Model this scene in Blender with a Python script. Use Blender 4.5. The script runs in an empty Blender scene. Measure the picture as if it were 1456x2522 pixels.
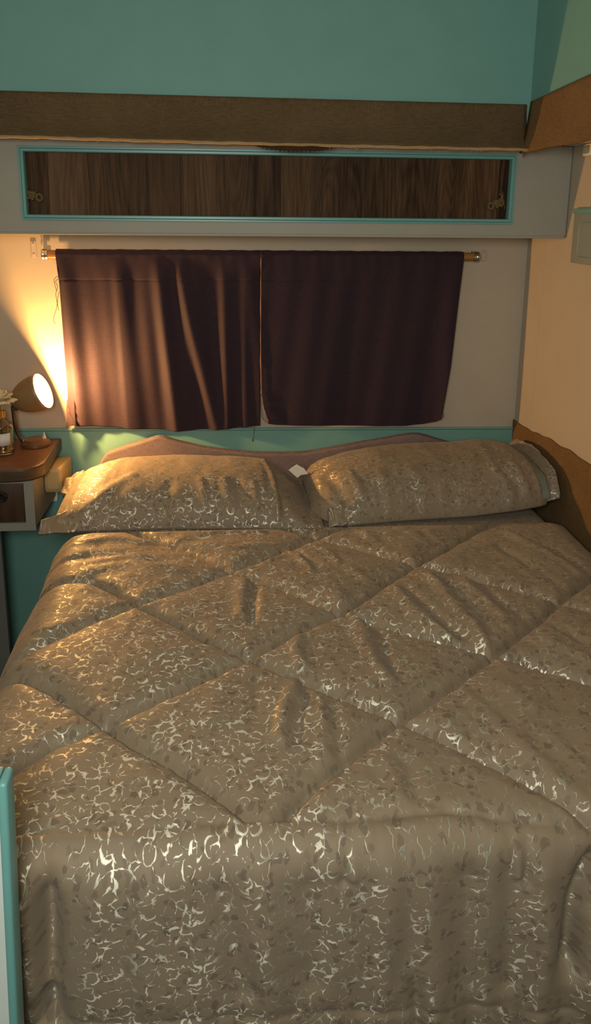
import bpy, bmesh, math, random
import numpy as np
from mathutils import Vector, Matrix
random.seed(7)
SC = bpy.context.scene
COL = SC.collection

# ------------------------------------------------------------------ helpers
def empty(name, loc):
    o = bpy.data.objects.new(name, None)
    o.location = loc
    o.empty_display_size = 0.05
    COL.objects.link(o)
    return o

def wloc(o):
    v = Vector((0, 0, 0))
    while o is not None:
        v += o.location
        o = o.parent
    return v

def obj(name, geo, mat, parent=None, smooth=False, uv=None, sub=0):
    """geo = (verts in world coordinates, faces)."""
    vs, fs = geo
    off = wloc(parent) if parent else Vector((0, 0, 0))
    me = bpy.data.meshes.new(name)
    if isinstance(vs, np.ndarray):
        vs = vs - np.array(off)
        me.from_pydata(vs.tolist(), [], fs)
    else:
        me.from_pydata([tuple(Vector(v) - off) for v in vs], [], fs)
    me.update()
    bm = bmesh.new(); bm.from_mesh(me)
    bmesh.ops.recalc_face_normals(bm, faces=bm.faces)
    bm.to_mesh(me); bm.free()
    if uv is not None:
        l = me.uv_layers.new(name='UVMap')
        idx = np.zeros(len(me.loops), dtype=np.int32)
        me.loops.foreach_get('vertex_index', idx)
        l.data.foreach_set('uv', np.asarray(uv, dtype=np.float32)[idx].ravel())
    if smooth is True:
        me.polygons.foreach_set('use_smooth', [True] * len(me.polygons))
    elif smooth:
        me.polygons.foreach_set('use_smooth', [True] * len(me.polygons))
        me.set_sharp_from_angle(angle=math.radians(smooth))
    me.materials.append(mat)
    o = bpy.data.objects.new(name, me)
    COL.objects.link(o)
    if parent: o.parent = parent
    if sub:
        m = o.modifiers.new('sub', 'SUBSURF'); m.levels = sub; m.render_levels = sub
    return o

def tag(o, label, cat, group=None):
    o['label'] = label; o['category'] = cat
    if group: o['group'] = group
    return o

def structure(o):
    o['kind'] = 'structure'
    return o

def bm_out(bm):
    bm.verts.ensure_lookup_table()
    vs = [v.co.copy() for v in bm.verts]
    for i, v in enumerate(bm.verts): v.index = i
    fs = [[v.index for v in f.verts] for f in bm.faces]
    bm.free()
    return vs, fs

def box(x0, x1, y0, y1, z0, z1, bev=0.0, seg=2):
    bm = bmesh.new()
    bmesh.ops.create_cube(bm, size=1)
    for v in bm.verts:
        v.co = ((x0 + x1) / 2 + v.co.x * (x1 - x0), (y0 + y1) / 2 + v.co.y * (y1 - y0), (z0 + z1) / 2 + v.co.z * (z1 - z0))
    if bev:
        bmesh.ops.bevel(bm, geom=list(bm.edges), offset=bev, segments=seg, affect='EDGES', profile=0.5)
    return bm_out(bm)

def join(*gs):
    V, F = [], []
    for vs, fs in gs:
        n = len(V)
        V += [Vector(v) for v in vs]
        F += [[i + n for i in f] for f in fs]
    return V, F

def prism(poly, axis, a, b, bev=0.0, seg=2):
    """poly of 2-D points; axis 'y' -> points are (x,z); 'z' -> (x,y); 'x' -> (y,z)."""
    def P(p, t):
        if axis == 'y': return (p[0], t, p[1])
        if axis == 'z': return (p[0], p[1], t)
        return (t, p[0], p[1])
    bm = bmesh.new()
    A = [bm.verts.new(P(p, a)) for p in poly]
    B = [bm.verts.new(P(p, b)) for p in poly]
    n = len(poly)
    bm.faces.new(A); bm.faces.new(B[::-1])
    for i in range(n):
        bm.faces.new((A[i], A[(i + 1) % n], B[(i + 1) % n], B[i]))
    bmesh.ops.recalc_face_normals(bm, faces=bm.faces)
    if bev:
        es = [e for e in bm.edges if (e.verts[0] in A) == (e.verts[1] in A)]
        bmesh.ops.bevel(bm, geom=es, offset=bev, segments=seg, affect='EDGES', profile=0.5)
    return bm_out(bm)

def smooth_path(pts, n):
    pts = [Vector(p) for p in pts]
    out = []
    m = len(pts)
    for i in range(m - 1):
        p0 = pts[max(i - 1, 0)]; p1 = pts[i]; p2 = pts[i + 1]; p3 = pts[min(i + 2, m - 1)]
        for k in range(n):
            t = k / n
            out.append(0.5 * ((2 * p1) + (p2 - p0) * t + (2 * p0 - 5 * p1 + 4 * p2 - p3) * t * t + (3 * p1 - p0 - 3 * p2 + p3) * t ** 3))
    out.append(pts[-1])
    return out

def tube(pts, r, seg=10, taper=None):
    pts = [Vector(p) for p in pts]
    V, F = [], []
    n = len(pts)
    ref = Vector((0.13, 0.97, 0.21))
    for i, p in enumerate(pts):
        d = (pts[min(i + 1, n - 1)] - pts[max(i - 1, 0)]).normalized()
        a = d.cross(ref)
        if a.length < 1e-4: a = d.cross(Vector((1, 0, 0)))
        a.normalize(); b = d.cross(a)
        rr = r if taper is None else r * taper(i / (n - 1))
        for k in range(seg):
            t = 2 * math.pi * k / seg
            V.append(p + (a * math.cos(t) + b * math.sin(t)) * rr)
    for i in range(n - 1):
        for k in range(seg):
            F.append([i * seg + k, i * seg + (k + 1) % seg, (i + 1) * seg + (k + 1) % seg, (i + 1) * seg + k])
    F.append(list(range(seg))[::-1]); F.append([(n - 1) * seg + k for k in range(seg)])
    return V, F

def lathe(profile, origin, axis, seg=32, cap0=True, cap1=True):
    """profile [(radius, distance along axis)]"""
    ax = Vector(axis).normalized(); o = Vector(origin)
    a = ax.cross(Vector((0, 0, 1)))
    if a.length < 1e-3: a = Vector((1, 0, 0))
    a.normalize(); b = ax.cross(a)
    V, F = [], []
    for r, h in profile:
        for k in range(seg):
            t = 2 * math.pi * k / seg
            V.append(o + ax * h + (a * math.cos(t) + b * math.sin(t)) * r)
    n = len(profile)
    for i in range(n - 1):
        for k in range(seg):
            F.append([i * seg + k, i * seg + (k + 1) % seg, (i + 1) * seg + (k + 1) % seg, (i + 1) * seg + k])
    if cap0: F.append(list(range(seg))[::-1])
    if cap1: F.append([(n - 1) * seg + k for k in range(seg)])
    return V, F

def gridfaces(nu, nv, off=0):
    return [[off + i * nv + j, off + (i + 1) * nv + j, off + (i + 1) * nv + j + 1, off + i * nv + j + 1] for i in range(nu - 1) for j in range(nv - 1)]

def sheet(P, thick):
    """thicken a (nu,nv,3) array of points into a closed sheet; returns verts, faces."""
    nu, nv, _ = P.shape
    du = np.gradient(P, axis=0); dv = np.gradient(P, axis=1)
    N = np.cross(du, dv); N /= np.linalg.norm(N, axis=2, keepdims=True) + 1e-12
    A = (P + N * thick / 2).reshape(-1, 3); B = (P - N * thick / 2).reshape(-1, 3)
    n = nu * nv
    f1 = gridfaces(nu, nv)
    f2 = [f[::-1] for f in gridfaces(nu, nv, n)]
    rim = [i * nv for i in range(nu)] + [(nu - 1) * nv + j for j in range(1, nv)] + [i * nv + nv - 1 for i in range(nu - 2, -1, -1)] + [j for j in range(nv - 2, 0, -1)]
    m = len(rim)
    f3 = [[rim[k], rim[(k + 1) % m], n + rim[(k + 1) % m], n + rim[k]] for k in range(m)]
    return np.vstack([A, B]), f1 + f2 + f3

def vnoise(x, y, seed=0):
    """smooth value noise in [-1,1] for numpy arrays"""
    xi = np.floor(x).astype(np.int64); yi = np.floor(y).astype(np.int64)
    fx = x - xi; fy = y - yi
    fx = fx * fx * fx * (fx * (fx * 6 - 15) + 10); fy = fy * fy * fy * (fy * (fy * 6 - 15) + 10)
    def h(a, b):
        k = (a * 374761393 + b * 668265263 + seed * 1442695041) & 0xFFFFFFFF
        k = ((k ^ (k >> 13)) * 1274126177) & 0xFFFFFFFF
        k = k ^ (k >> 16)
        return (k & 0xFFFF) / 32767.5 - 1
    return (h(xi, yi) * (1 - fx) + h(xi + 1, yi) * fx) * (1 - fy) + (h(xi, yi + 1) * (1 - fx) + h(xi + 1, yi + 1) * fx) * fy

def fbm(x, y, seed=0, oct=3):
    s = 0; a = 1.0
    for k in range(oct):
        s = s + a * vnoise(x * 2 ** k, y * 2 ** k, seed + k * 17); a *= 0.5
    return s / 1.75

def dist_poly(X, Y, pts):
    """distance to a polyline, and the parameter 0..1 along it"""
    best = np.full(X.shape, 1e9); par = np.zeros(X.shape)
    L = [math.hypot(pts[i + 1][0] - pts[i][0], pts[i + 1][1] - pts[i][1]) for i in range(len(pts) - 1)]
    T = sum(L); acc = 0
    for i in range(len(pts) - 1):
        ax, ay = pts[i]; dx = pts[i + 1][0] - ax; dy = pts[i + 1][1] - ay
        t = np.clip(((X - ax) * dx + (Y - ay) * dy) / (dx * dx + dy * dy + 1e-12), 0, 1)
        d = np.hypot(X - ax - t * dx, Y - ay - t * dy)
        m = d < best
        best = np.where(m, d, best); par = np.where(m, (acc + t * L[i]) / T, par)
        acc += L[i]
    return best, par

# ------------------------------------------------------------------ materials
def srgb(r, g, b):
    f = lambda c: (c / 255 / 12.92) if c / 255 <= 0.04045 else ((c / 255 + 0.055) / 1.055) ** 2.4
    return (f(r), f(g), f(b), 1)

class NT:
    def __init__(self, name):
        m = bpy.data.materials.new(name); m.use_nodes = True
        self.m = m; self.t = m.node_tree; self.t.nodes.clear()
        self.out = self.n('ShaderNodeOutputMaterial')
    def n(self, typ, **kw):
        nd = self.t.nodes.new(typ)
        for k, v in kw.items():
            if k in nd.inputs: nd.inputs[k].default_value = v
            else: setattr(nd, k, v)
        return nd
    def l(self, a, b): self.t.links.new(a, b)
    def math(self, op, a, b=None, c=None, clamp=False):
        nd = self.n('ShaderNodeMath', operation=op, use_clamp=clamp)
        for i, v in enumerate((a, b, c)):
            if v is None: continue
            if isinstance(v, (int, float)): nd.inputs[i].default_value = v
            else: self.l(v, nd.inputs[i])
        return nd.outputs[0]
    def mix(self, fac, a, b, blend='MIX'):
        nd = self.n('ShaderNodeMix', data_type='RGBA', blend_type=blend)
        for s, v in ((nd.inputs[0], fac), (nd.inputs[6], a), (nd.inputs[7], b)):
            if isinstance(v, (int, float, tuple)): s.default_value = v
            else: self.l(v, s)
        return nd.outputs[2]
    def ramp(self, fac, stops, interp='LINEAR'):
        nd = self.n('ShaderNodeValToRGB')
        cr = nd.color_ramp; cr.interpolation = interp
        while len(cr.elements) < len(stops): cr.elements.new(0.5)
        for e, (p, c) in zip(cr.elements, stops):
            e.position = p; e.color = c if len(c) == 4 else (*c, 1)
        self.l(fac, nd.inputs[0])
        return nd.outputs[0]
    def coords(self, scale=(1, 1, 1), kind='Object', rot=(0, 0, 0)):
        tc = self.n('ShaderNodeTexCoord')
        mp = self.n('ShaderNodeMapping')
        mp.inputs['Scale'].default_value = scale; mp.inputs['Rotation'].default_value = rot
        self.l(tc.outputs[kind], mp.inputs['Vector'])
        return mp.outputs[0]
    def noise(self, vec, scale, detail=3, rough=0.5, dist=0.0):
        nd = self.n('ShaderNodeTexNoise', Scale=scale, Detail=detail, Roughness=rough, Distortion=dist)
        self.l(vec, nd.inputs['Vector'])
        return nd
    def bump(self, h, strength=0.3, distance=0.002, normal=None):
        nd = self.n('ShaderNodeBump', Strength=strength, Distance=distance)
        self.l(h, nd.inputs['Height'])
        if normal: self.l(normal, nd.inputs['Normal'])
        return nd.outputs[0]
    def bsdf(self, col, rough=0.6, **kw):
        nd = self.n('ShaderNodeBsdfPrincipled')
        if isinstance(col, tuple): nd.inputs['Base Color'].default_value = col
        else: self.l(col, nd.inputs['Base Color'])
        if isinstance(rough, (int, float)): nd.inputs['Roughness'].default_value = rough
        else: self.l(rough, nd.inputs['Roughness'])
        for k, v in kw.items():
            s = nd.inputs[k.replace('_', ' ')]
            if isinstance(v, (int, float, tuple)): s.default_value = v
            else: self.l(v, s)
        return nd
    def done(self, sh):
        self.l(sh.outputs[0] if hasattr(sh, 'outputs') else sh, self.out.inputs['Surface'])
        return self.m

def paint(name, col, rough=0.55, var=0.06, grain=0.25):
    t = NT(name); v = t.coords()
    n1 = t.noise(v, 9, 4); n2 = t.noise(v, 420, 2)
    dark = tuple(c * (1 - var * 2) for c in col[:3]) + (1,)
    c = t.mix(n1.outputs[0], dark, tuple(min(1, k * (1 + var)) for k in col[:3]) + (1,))
    return t.done(t.bsdf(c, rough, Normal=t.bump(n2.outputs[0], grain, 0.0006)))

def plain(name, col, rough=0.4, metallic=0.0, **kw):
    t = NT(name); v = t.coords()
    n1 = t.noise(v, 60, 3)
    c = t.mix(n1.outputs[0], tuple(k * 0.88 for k in col[:3]) + (1,), tuple(min(1, k * 1.08) for k in col[:3]) + (1,))
    return t.done(t.bsdf(c, rough, Metallic=metallic, **kw))

def weave(name, col_a, col_b, scale=900, rough=0.85, plane='xz', bump=0.5, sheen=0.0, patch=0.25, spec=0.5):
    t = NT(name); v = t.coords()
    sep = t.n('ShaderNodeSeparateXYZ'); t.l(v, sep.inputs[0])
    a = sep.outputs['XYZ'.index(plane[0].upper())]; b = sep.outputs['XYZ'.index(plane[1].upper())]
    wob = t.noise(v, 55, 2)
    s1 = t.math('SINE', t.math('ADD', t.math('MULTIPLY', a, scale), t.math('MULTIPLY', wob.outputs[0], 9)))
    s2 = t.math('SINE', t.math('ADD', t.math('MULTIPLY', b, scale), t.math('MULTIPLY', wob.outputs[0], 7)))
    w = t.math('MULTIPLY_ADD', t.math('MULTIPLY', s1, s2), 0.5, 0.5)
    # slubs: long thin threads in both directions
    m1 = t.coords((14, 14, 260)); m2 = t.coords((260, 260, 14))
    sl = t.math('ADD', t.noise(m1, 3, 2).outputs[0], t.noise(m2, 3, 2).outputs[0])
    big = t.noise(v, 7, 3)
    f = t.math('ADD', t.math('MULTIPLY', w, 0.45), t.math('MULTIPLY_ADD', t.math('SUBTRACT', sl, 1.0), 1.3, 0.28))
    f = t.math('ADD', f, t.math('MULTIPLY', t.math('SUBTRACT', big.outputs[0], 0.5), patch * 2), clamp=True)
    c = t.mix(f, col_a, col_b)
    return t.done(t.bsdf(c, rough, Sheen_Weight=sheen, Specular_IOR_Level=spec, Normal=t.bump(f, bump, 0.0012)))

def wood(name, stops, plane='x', bands=14, rough=0.45, stretch=16, spec=0.4, seed=0.0):
    """grain running along z (vertical veneer) with the bands spread along one axis"""
    t = NT(name)
    sc = {'x': (1, 1, 1 / stretch), 'z': (1 / stretch, 1, 1), 'y': (1, 1 / stretch, 1)}[plane]
    v = t.coords(sc)
    ad = t.n('ShaderNodeVectorMath', operation='ADD'); ad.inputs[1].default_value = (seed, seed * .3, seed * .7); t.l(v, ad.inputs[0]); v = ad.outputs[0]
    warp = t.noise(v, 5, 3)
    n0 = t.noise(v, bands, 3, 0.6, 0.8); n1 = t.noise(v, bands * 9, 3, 0.6, 0.3)
    # cathedral figure: rings of a strongly stretched noise
    ring = t.math('FRACT', t.math('MULTIPLY', t.noise(v, 4.5, 1, 0.4, 0.4).outputs[0], 16))
    ring = t.math('ABSOLUTE', t.math('SUBTRACT', ring, 0.5))
    f = t.math('ADD', t.math('MULTIPLY', n0.outputs[0], 0.75), t.math('MULTIPLY', n1.outputs[0], 0.28))
    f = t.math('ADD', f, t.math('MULTIPLY', t.math('SUBTRACT', ring, 0.25), 0.35), clamp=True)
    c = t.ramp(f, stops)
    return t.done(t.bsdf(c, rough, Specular_IOR_Level=spec, Normal=t.bump(f, 0.1, 0.001)))

# ------------------------------------------------------------------ satin bedding material
def satin(name, uvname='UVMap', rot=0.25, warm=1.0):
    t = NT(name)
    uvn = t.n('ShaderNodeUVMap', uv_map=uvname)
    uv = uvn.outputs[0]
    w1 = t.noise(uv, 38, 2); w2 = t.noise(uv, 110, 2)
    def off(vec, nz, amt):
        a = t.n('ShaderNodeVectorMath', operation='SUBTRACT'); t.l(nz.outputs['Color'], a.inputs[0]); a.inputs[1].default_value = (.5, .5, .5)
        s = t.n('ShaderNodeVectorMath', operation='SCALE'); t.l(a.outputs[0], s.inputs[0]); s.inputs['Scale'].default_value = amt
        b = t.n('ShaderNodeVectorMath', operation='ADD'); t.l(vec, b.inputs[0]); t.l(s.outputs[0], b.inputs[1])
        return b.outputs[0]
    wv = off(off(uv, w1, .034), w2, .008)
    # petals: outlines between cells plus a few crescents, broken up and swelling into blotches
    vo = t.n('ShaderNodeTexVoronoi', feature='DISTANCE_TO_EDGE', voronoi_dimensions='2D', Scale=47.0); t.l(wv, vo.inputs['Vector'])
    br = t.noise(uv, 32, 3, 0.55); br2 = t.noise(uv, 90, 2, 0.5)
    thr = t.math('ADD', t.math('MULTIPLY', t.math('SUBTRACT', br.outputs[0], 0.42), 0.42), t.math('MULTIPLY', t.math('SUBTRACT', br2.outputs[0], 0.5), 0.34))
    line = t.math('MULTIPLY', t.math('SUBTRACT', thr, vo.outputs['Distance']), 20, clamp=True)
    w3 = t.noise(uv, 22, 1)
    def crescents(scale, seedoff, size, shift, keep):
        sh = t.n('ShaderNodeVectorMath', operation='ADD'); t.l(off(uv, w2, .006), sh.inputs[0]); sh.inputs[1].default_value = seedoff
        a = t.n('ShaderNodeTexVoronoi', feature='F1', voronoi_dimensions='2D', Scale=scale); t.l(sh.outputs[0], a.inputs['Vector'])
        b = t.n('ShaderNodeTexVoronoi', feature='F1', voronoi_dimensions='2D', Scale=scale); t.l(off(sh.outputs[0], w3, shift), b.inputs['Vector'])
        c = t.math('MULTIPLY', t.math('MULTIPLY', t.math('SUBTRACT', size, a.outputs['Distance']), 20, clamp=True), t.math('MULTIPLY', t.math('SUBTRACT', b.outputs['Distance'], size - .05), 20, clamp=True))
        q = t.n('ShaderNodeSeparateColor'); t.l(a.outputs['Color'], q.inputs[0])
        return t.math('MULTIPLY', c, t.math('GREATER_THAN', q.outputs[1], keep))
    line = t.math('MAXIMUM', line, crescents(42, (3.1, 1.7, 0), .50, .030, .50))
    # darker leaf shapes
    vd = t.n('ShaderNodeTexVoronoi', feature='F1', voronoi_dimensions='2D', Scale=66.0); t.l(off(off(uv, w1, .03), w2, .012), vd.inputs['Vector'])
    sepc = t.n('ShaderNodeSeparateColor'); t.l(vd.outputs['Color'], sepc.inputs[0])
    pick = t.math('MULTIPLY', t.math('GREATER_THAN', sepc.outputs[0], 0.60), t.math('MULTIPLY_ADD', sepc.outputs[1], .7, .3))
    leaf = t.math('MULTIPLY', pick, t.math('MULTIPLY', t.math('SUBTRACT', 0.42, vd.outputs['Distance']), 12, clamp=True))
    leaf = t.math('MULTIPLY', leaf, t.math('SUBTRACT', 1.0, line))
    tone = t.noise(uv, 5, 3); fine = t.noise(uv, 900, 1)
    base = t.mix(tone.outputs[0], (.228, .174, .115, 1), (.290, .223, .152, 1))
    base = t.mix(t.math('MULTIPLY', leaf, 0.72), base, (.115, .085, .062, 1))
    base = t.mix(t.math('MULTIPLY', fine.outputs[0], 0.25), base, (.10, .08, .055, 1))
    tg = t.n('ShaderNodeTangent', direction_type='UV_MAP', uv_map=uvname)
    # woven relief
    wvn = t.n('ShaderNodeTexNoise', Scale=700.0, Detail=1.0); t.l(uv, wvn.inputs['Vector'])
    bp = t.bump(t.math('ADD', t.math('MULTIPLY', line, 0.6), t.math('MULTIPLY', wvn.outputs[0], 0.25)), 0.35, 0.0008)
    A = t.bsdf(base, 0.62, Anisotropic=0.5, Anisotropic_Rotation=rot, Specular_IOR_Level=0.35, Sheen_Weight=0.08, Sheen_Roughness=0.5, Normal=bp)
    B = t.bsdf((.60, .57, .46, 1), 0.53, Metallic=0.8, Anisotropic=0.85, Anisotropic_Rotation=rot, Normal=bp)
    t.l(tg.outputs[0], A.inputs['Tangent']); t.l(tg.outputs[0], B.inputs['Tangent'])
    mx = t.n('ShaderNodeMixShader'); t.l(t.math('MULTIPLY', line, 0.92), mx.inputs[0]); t.l(A.outputs[0], mx.inputs[1]); t.l(B.outputs[0], mx.inputs[2])
    return t.done(mx)

M = {}
M['cream'] = paint('cream wall paint', (.45, .385, .30, 1), 0.6, 0.04, 0.35)
M['board'] = paint('pale cabinet paint', (.315, .30, .255, 1), 0.55, 0.05, 0.5)
M['teal'] = paint('turquoise wall paint', (.155, .335, .295, 1), 0.55, 0.05, 0.35)
M['teal_top'] = paint('turquoise roof canvas paint', (.16, .35, .33, 1), 0.7, 0.04, 0.5)
M['teal_trim'] = paint('turquoise gloss paint', (.14, .34, .325, 1), 0.35, 0.05, 0.2)
M['ceiling'] = paint('off-white ceiling paint', (.6, .58, .5, 1), 0.7, 0.03, 0.3)
M['floor'] = wood('vinyl floor planks', [(0.2, (.07, .045, .028, 1)), (0.8, (.16, .105, .065, 1))], 'y', 10)
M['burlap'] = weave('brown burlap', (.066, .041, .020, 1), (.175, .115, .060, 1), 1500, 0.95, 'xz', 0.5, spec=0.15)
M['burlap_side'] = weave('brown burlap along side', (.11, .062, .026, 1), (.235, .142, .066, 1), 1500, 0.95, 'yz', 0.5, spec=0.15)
M['burlap_lit_hem'] = weave('frayed lit burlap hem', (.30, .19, .09, 1), (.46, .31, .16, 1), 1700, 0.95, 'xz', 0.6, spec=0.1)  # paler than the band: lamp-lit edge put into the colour
M['burlap_shaded'] = weave('shaded torn burlap', (.035, .018, .009, 1), (.07, .035, .017, 1), 1500, 0.95, 'xz', 0.6, spec=0.1)  # torn cloth behind the hem, its shade put into the colour
M['linen'] = weave('grey brown upholstery linen', (.10, .073, .072, 1), (.25, .188, .185, 1), 1500, 0.9, 'xz', 0.45, spec=0.2)
M['curtain'] = weave('dark plum curtain cloth', (.018, .0100, .0170, 1), (.034, .0180, .0290, 1), 2600, 0.75, 'xz', 0.25, sheen=0.08, patch=0.05, spec=0.2)
M['curtain_edge'] = plain('raw curtain edge', (.24, .14, .12, 1), 0.9)
M['thread'] = plain('dark sewing thread', (.03, .015, .02, 1), 0.8)
t = NT('walnut veneer')
v = t.coords((1, 1, .055)); sp = t.n('ShaderNodeSeparateXYZ'); t.l(t.coords(), sp.inputs[0])
ob = t.noise(v, 26, 2, 0.5); fi = t.noise(v, 130, 4, 0.65, .4)
pk = t.n('ShaderNodeTexNoise', noise_dimensions='1D', Detail=0.0); pk.inputs['Scale'].default_value = 1.0
t.l(t.math('MULTIPLY', t.math('FLOOR', t.math('ADD', t.math('MULTIPLY', sp.outputs[0], 9.5), t.math('MULTIPLY', ob.outputs[0], .7))), 3.7), pk.inputs['W'])
rg = t.noise(t.coords((1, 1, .10)), 7, 1, 0.4, .5)
ring = t.math('ABSOLUTE', t.math('SUBTRACT', t.math('FRACT', t.math('MULTIPLY', rg.outputs[0], 26)), .5))
ft = t.math('ADD', t.math('MULTIPLY', pk.outputs[0], .75), t.math('MULTIPLY', t.math('SUBTRACT', fi.outputs[0], .5), .9))
ft = t.math('ADD', ft, t.math('MULTIPLY', t.math('SUBTRACT', ring, .25), .38))
ft = t.math('ADD', ft, t.math('MULTIPLY', t.math('SUBTRACT', ob.outputs[0], .5), .8), clamp=True)
cc = t.ramp(ft, [(.08, (.026, .013, .007, 1)), (.33, (.062, .033, .017, 1)), (.55, (.092, .050, .026, 1)), (.85, (.145, .083, .045, 1))])
M['walnut'] = t.done(t.bsdf(cc, 0.6, Specular_IOR_Level=.1, Normal=t.bump(fi.outputs[0], .1, .0008)))
M['drawerwood'] = wood('dark drawer veneer', [(0.25, (.020, .011, .006, 1)), (0.5, (.052, .028, .015, 1)), (0.85, (.085, .05, .028, 1))], 'x', 22, 0.5, 12, 0.3)
M['topwood'] = wood('chestnut table top', [(0.2, (.10, .043, .019, 1)), (0.5, (.15, .064, .028, 1)), (0.85, (.20, .092, .041, 1))], 'z', 8, 0.38, 9, 0.5)
M['bandwood'] = wood('dark edge band', [(0.2, (.040, .022, .012, 1)), (0.8, (.085, .05, .028, 1))], 'z', 12, 0.4, 9, 0.5)
M['board_low'] = paint('pale drawer frame paint', (.25, .245, .21, 1), 0.5, 0.05, 0.4)
M['rodwood'] = wood('varnished curtain pole', [(0.2, (.20, .085, .025, 1)), (0.8, (.36, .17, .055, 1))], 'z', 30, 0.3, 14, 0.5)
M['chrome'] = plain('worn metal', (.50, .47, .42, 1), 0.25, 1.0)
M['bronze'] = plain('brown lacquered metal', (.27, .165, .075, 1), 0.42, 0.15)
M['bronze_base'] = plain('bronze lamp base', (.19, .095, .042, 1), 0.38, 0.35)
M['arm'] = plain('dark polished stem', (.15, .115, .09, 1), 0.18, 0.85)
M['ivory'] = plain('ivory plastic', (.72, .66, .52, 1), 0.35)
M['white'] = plain('white plastic', (.75, .75, .72, 1), 0.35)
M['beige'] = plain('beige plastic', (.46, .335, .155, 1), 0.5)
M['black'] = plain('black plastic', (.012, .011, .011, 1), 0.2)
M['greypanel'] = paint('blue grey plastic', (.235, .27, .265, 1), 0.45, 0.04, 0.3)
M['darkgrey'] = paint('dark grey panel', (.13, .135, .125, 1), 0.5, 0.05, 0.3)
M['palegrey'] = paint('pale grey laminate', (.60, .67, .64, 1), 0.45, 0.03, 0.2)
M['rope'] = weave('straw rope fibre', (.085, .058, .026, 1), (.22, .155, .075, 1), 2500, 0.95, 'xz', 0.7, spec=0.1)
M['petal'] = plain('cream petals', (.75, .62, .38, 1), 0.7, 0.0, Subsurface_Weight=0.15)
M['paper'] = plain('white tag cloth', (.80, .70, .58, 1), 0.8)
M['gold'] = plain('gold collar', (.62, .40, .13, 1), 0.22, 1.0)
M['lining'] = plain('blue green grey lining', (.16, .175, .135, 1), 0.8)
M['bedbox'] = paint('brown bed base', (.16, .11, .07, 1), 0.6)
M['ticking'] = plain('mattress ticking', (.62, .58, .5, 1), 0.85)
M['satin'] = satin('taupe satin jacquard')
t = NT('clear glass'); g = t.bsdf((.96, .93, .86, 1), 0.03, Transmission_Weight=1.0, IOR=1.45); M['glass'] = t.done(g)
t = NT('amber liquid'); g = t.bsdf((.86, .60, .26, 1), 0.02, Transmission_Weight=1.0, IOR=1.34); M['liquid'] = t.done(g)
t = NT('glowing bulb face'); e = t.n('ShaderNodeEmission', Strength=28.0); e.inputs[0].default_value = (1, .86, .62, 1); M['bulb'] = t.done(e)
# label: pale paper with faint lines of print
t = NT('bottle label paper'); v = t.coords((1, 1, 1)); sp = t.n('ShaderNodeSeparateXYZ'); t.l(v, sp.inputs[0])
ln = t.math('GREATER_THAN', t.math('SINE', t.math('MULTIPLY', sp.outputs[2], 900)), 0.55)
gap = t.math('GREATER_THAN', t.noise(t.coords((300, 300, 60)), 2, 1).outputs[0], 0.5)
M['label'] = t.done(t.bsdf(t.mix(t.math('MULTIPLY', t.math('MULTIPLY', ln, gap), 0.4), (.70, .66, .62, 1), (.33, .29, .27, 1)), 0.7))

# ------------------------------------------------------------------ room shell
XW, YW = 1.15, 2.94
wb = structure(obj('wall_back', box(-1.15, XW + .04, YW, YW + .04, 0, 2.15), M['cream']))
# turquoise lower board, its top edge runs very slightly downhill, with a lip line near the top
dado = prism([(-1.15, 0), (XW, 0), (XW, 1.0405), (-1.15, 1.0625)], 'y', YW - .008, YW)
cap = prism([(-1.15, 1.0635), (XW, 1.0415), (XW, 1.0505), (-1.15, 1.0735)], 'y', YW - .011, YW, .003)
structure(obj('trim_1', join(dado, cap), M['teal']))
structure(obj('wall_right', box(XW, XW + .04, -2.2, YW, 0, 2.15), M['cream']))
structure(obj('trim_2', box(XW - .0015, XW, 2.767, 2.770, 0, 2.1, .0005), M['cream']))
structure(obj('wall_left', box(-1.19, -1.15, -2.2, YW + .04, 0, 2.15), M['cream']))
structure(obj('floor', box(-1.19, XW + .04, -2.2, YW + .04, -.04, 0), M['floor']))
XP, YP = .978, 2.568      # edges of the raised roof opening
XL = -.98
structure(obj('ceiling', join(box(-1.15, XL, -2.2, YW, 2.11, 2.15), box(XP, XW, -2.2, YW, 2.11, 2.15), box(XL, XP, YP, YW, 2.11, 2.15)), M['ceiling']))
structure(obj('wall_roof_back', box(XL, XP, YP, YP + .03, 2.15, 2.8), M['teal_top']))
structure(obj('wall_roof_right', box(XP, XP + .03, -2.2, YP + .03, 2.15, 2.8), M['teal_top']))
structure(obj('wall_roof_left', box(XL - .03, XL, -2.2, YP + .03, 2.15, 2.8), M['teal_top']))
structure(obj('ceiling_roof', box(XL - .03, XP + .03, -2.2, YP + .03, 2.8, 2.84), M['ceiling']))

# ------------------------------------------------------------------ burlap valances round the roof opening
def strip(fn_xyz, nu, nv, thick):
    P = np.array([[fn_xyz(i / (nu - 1), j / (nv - 1)) for j in range(nv)] for i in range(nu)])
    return sheet(P, thick)

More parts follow.
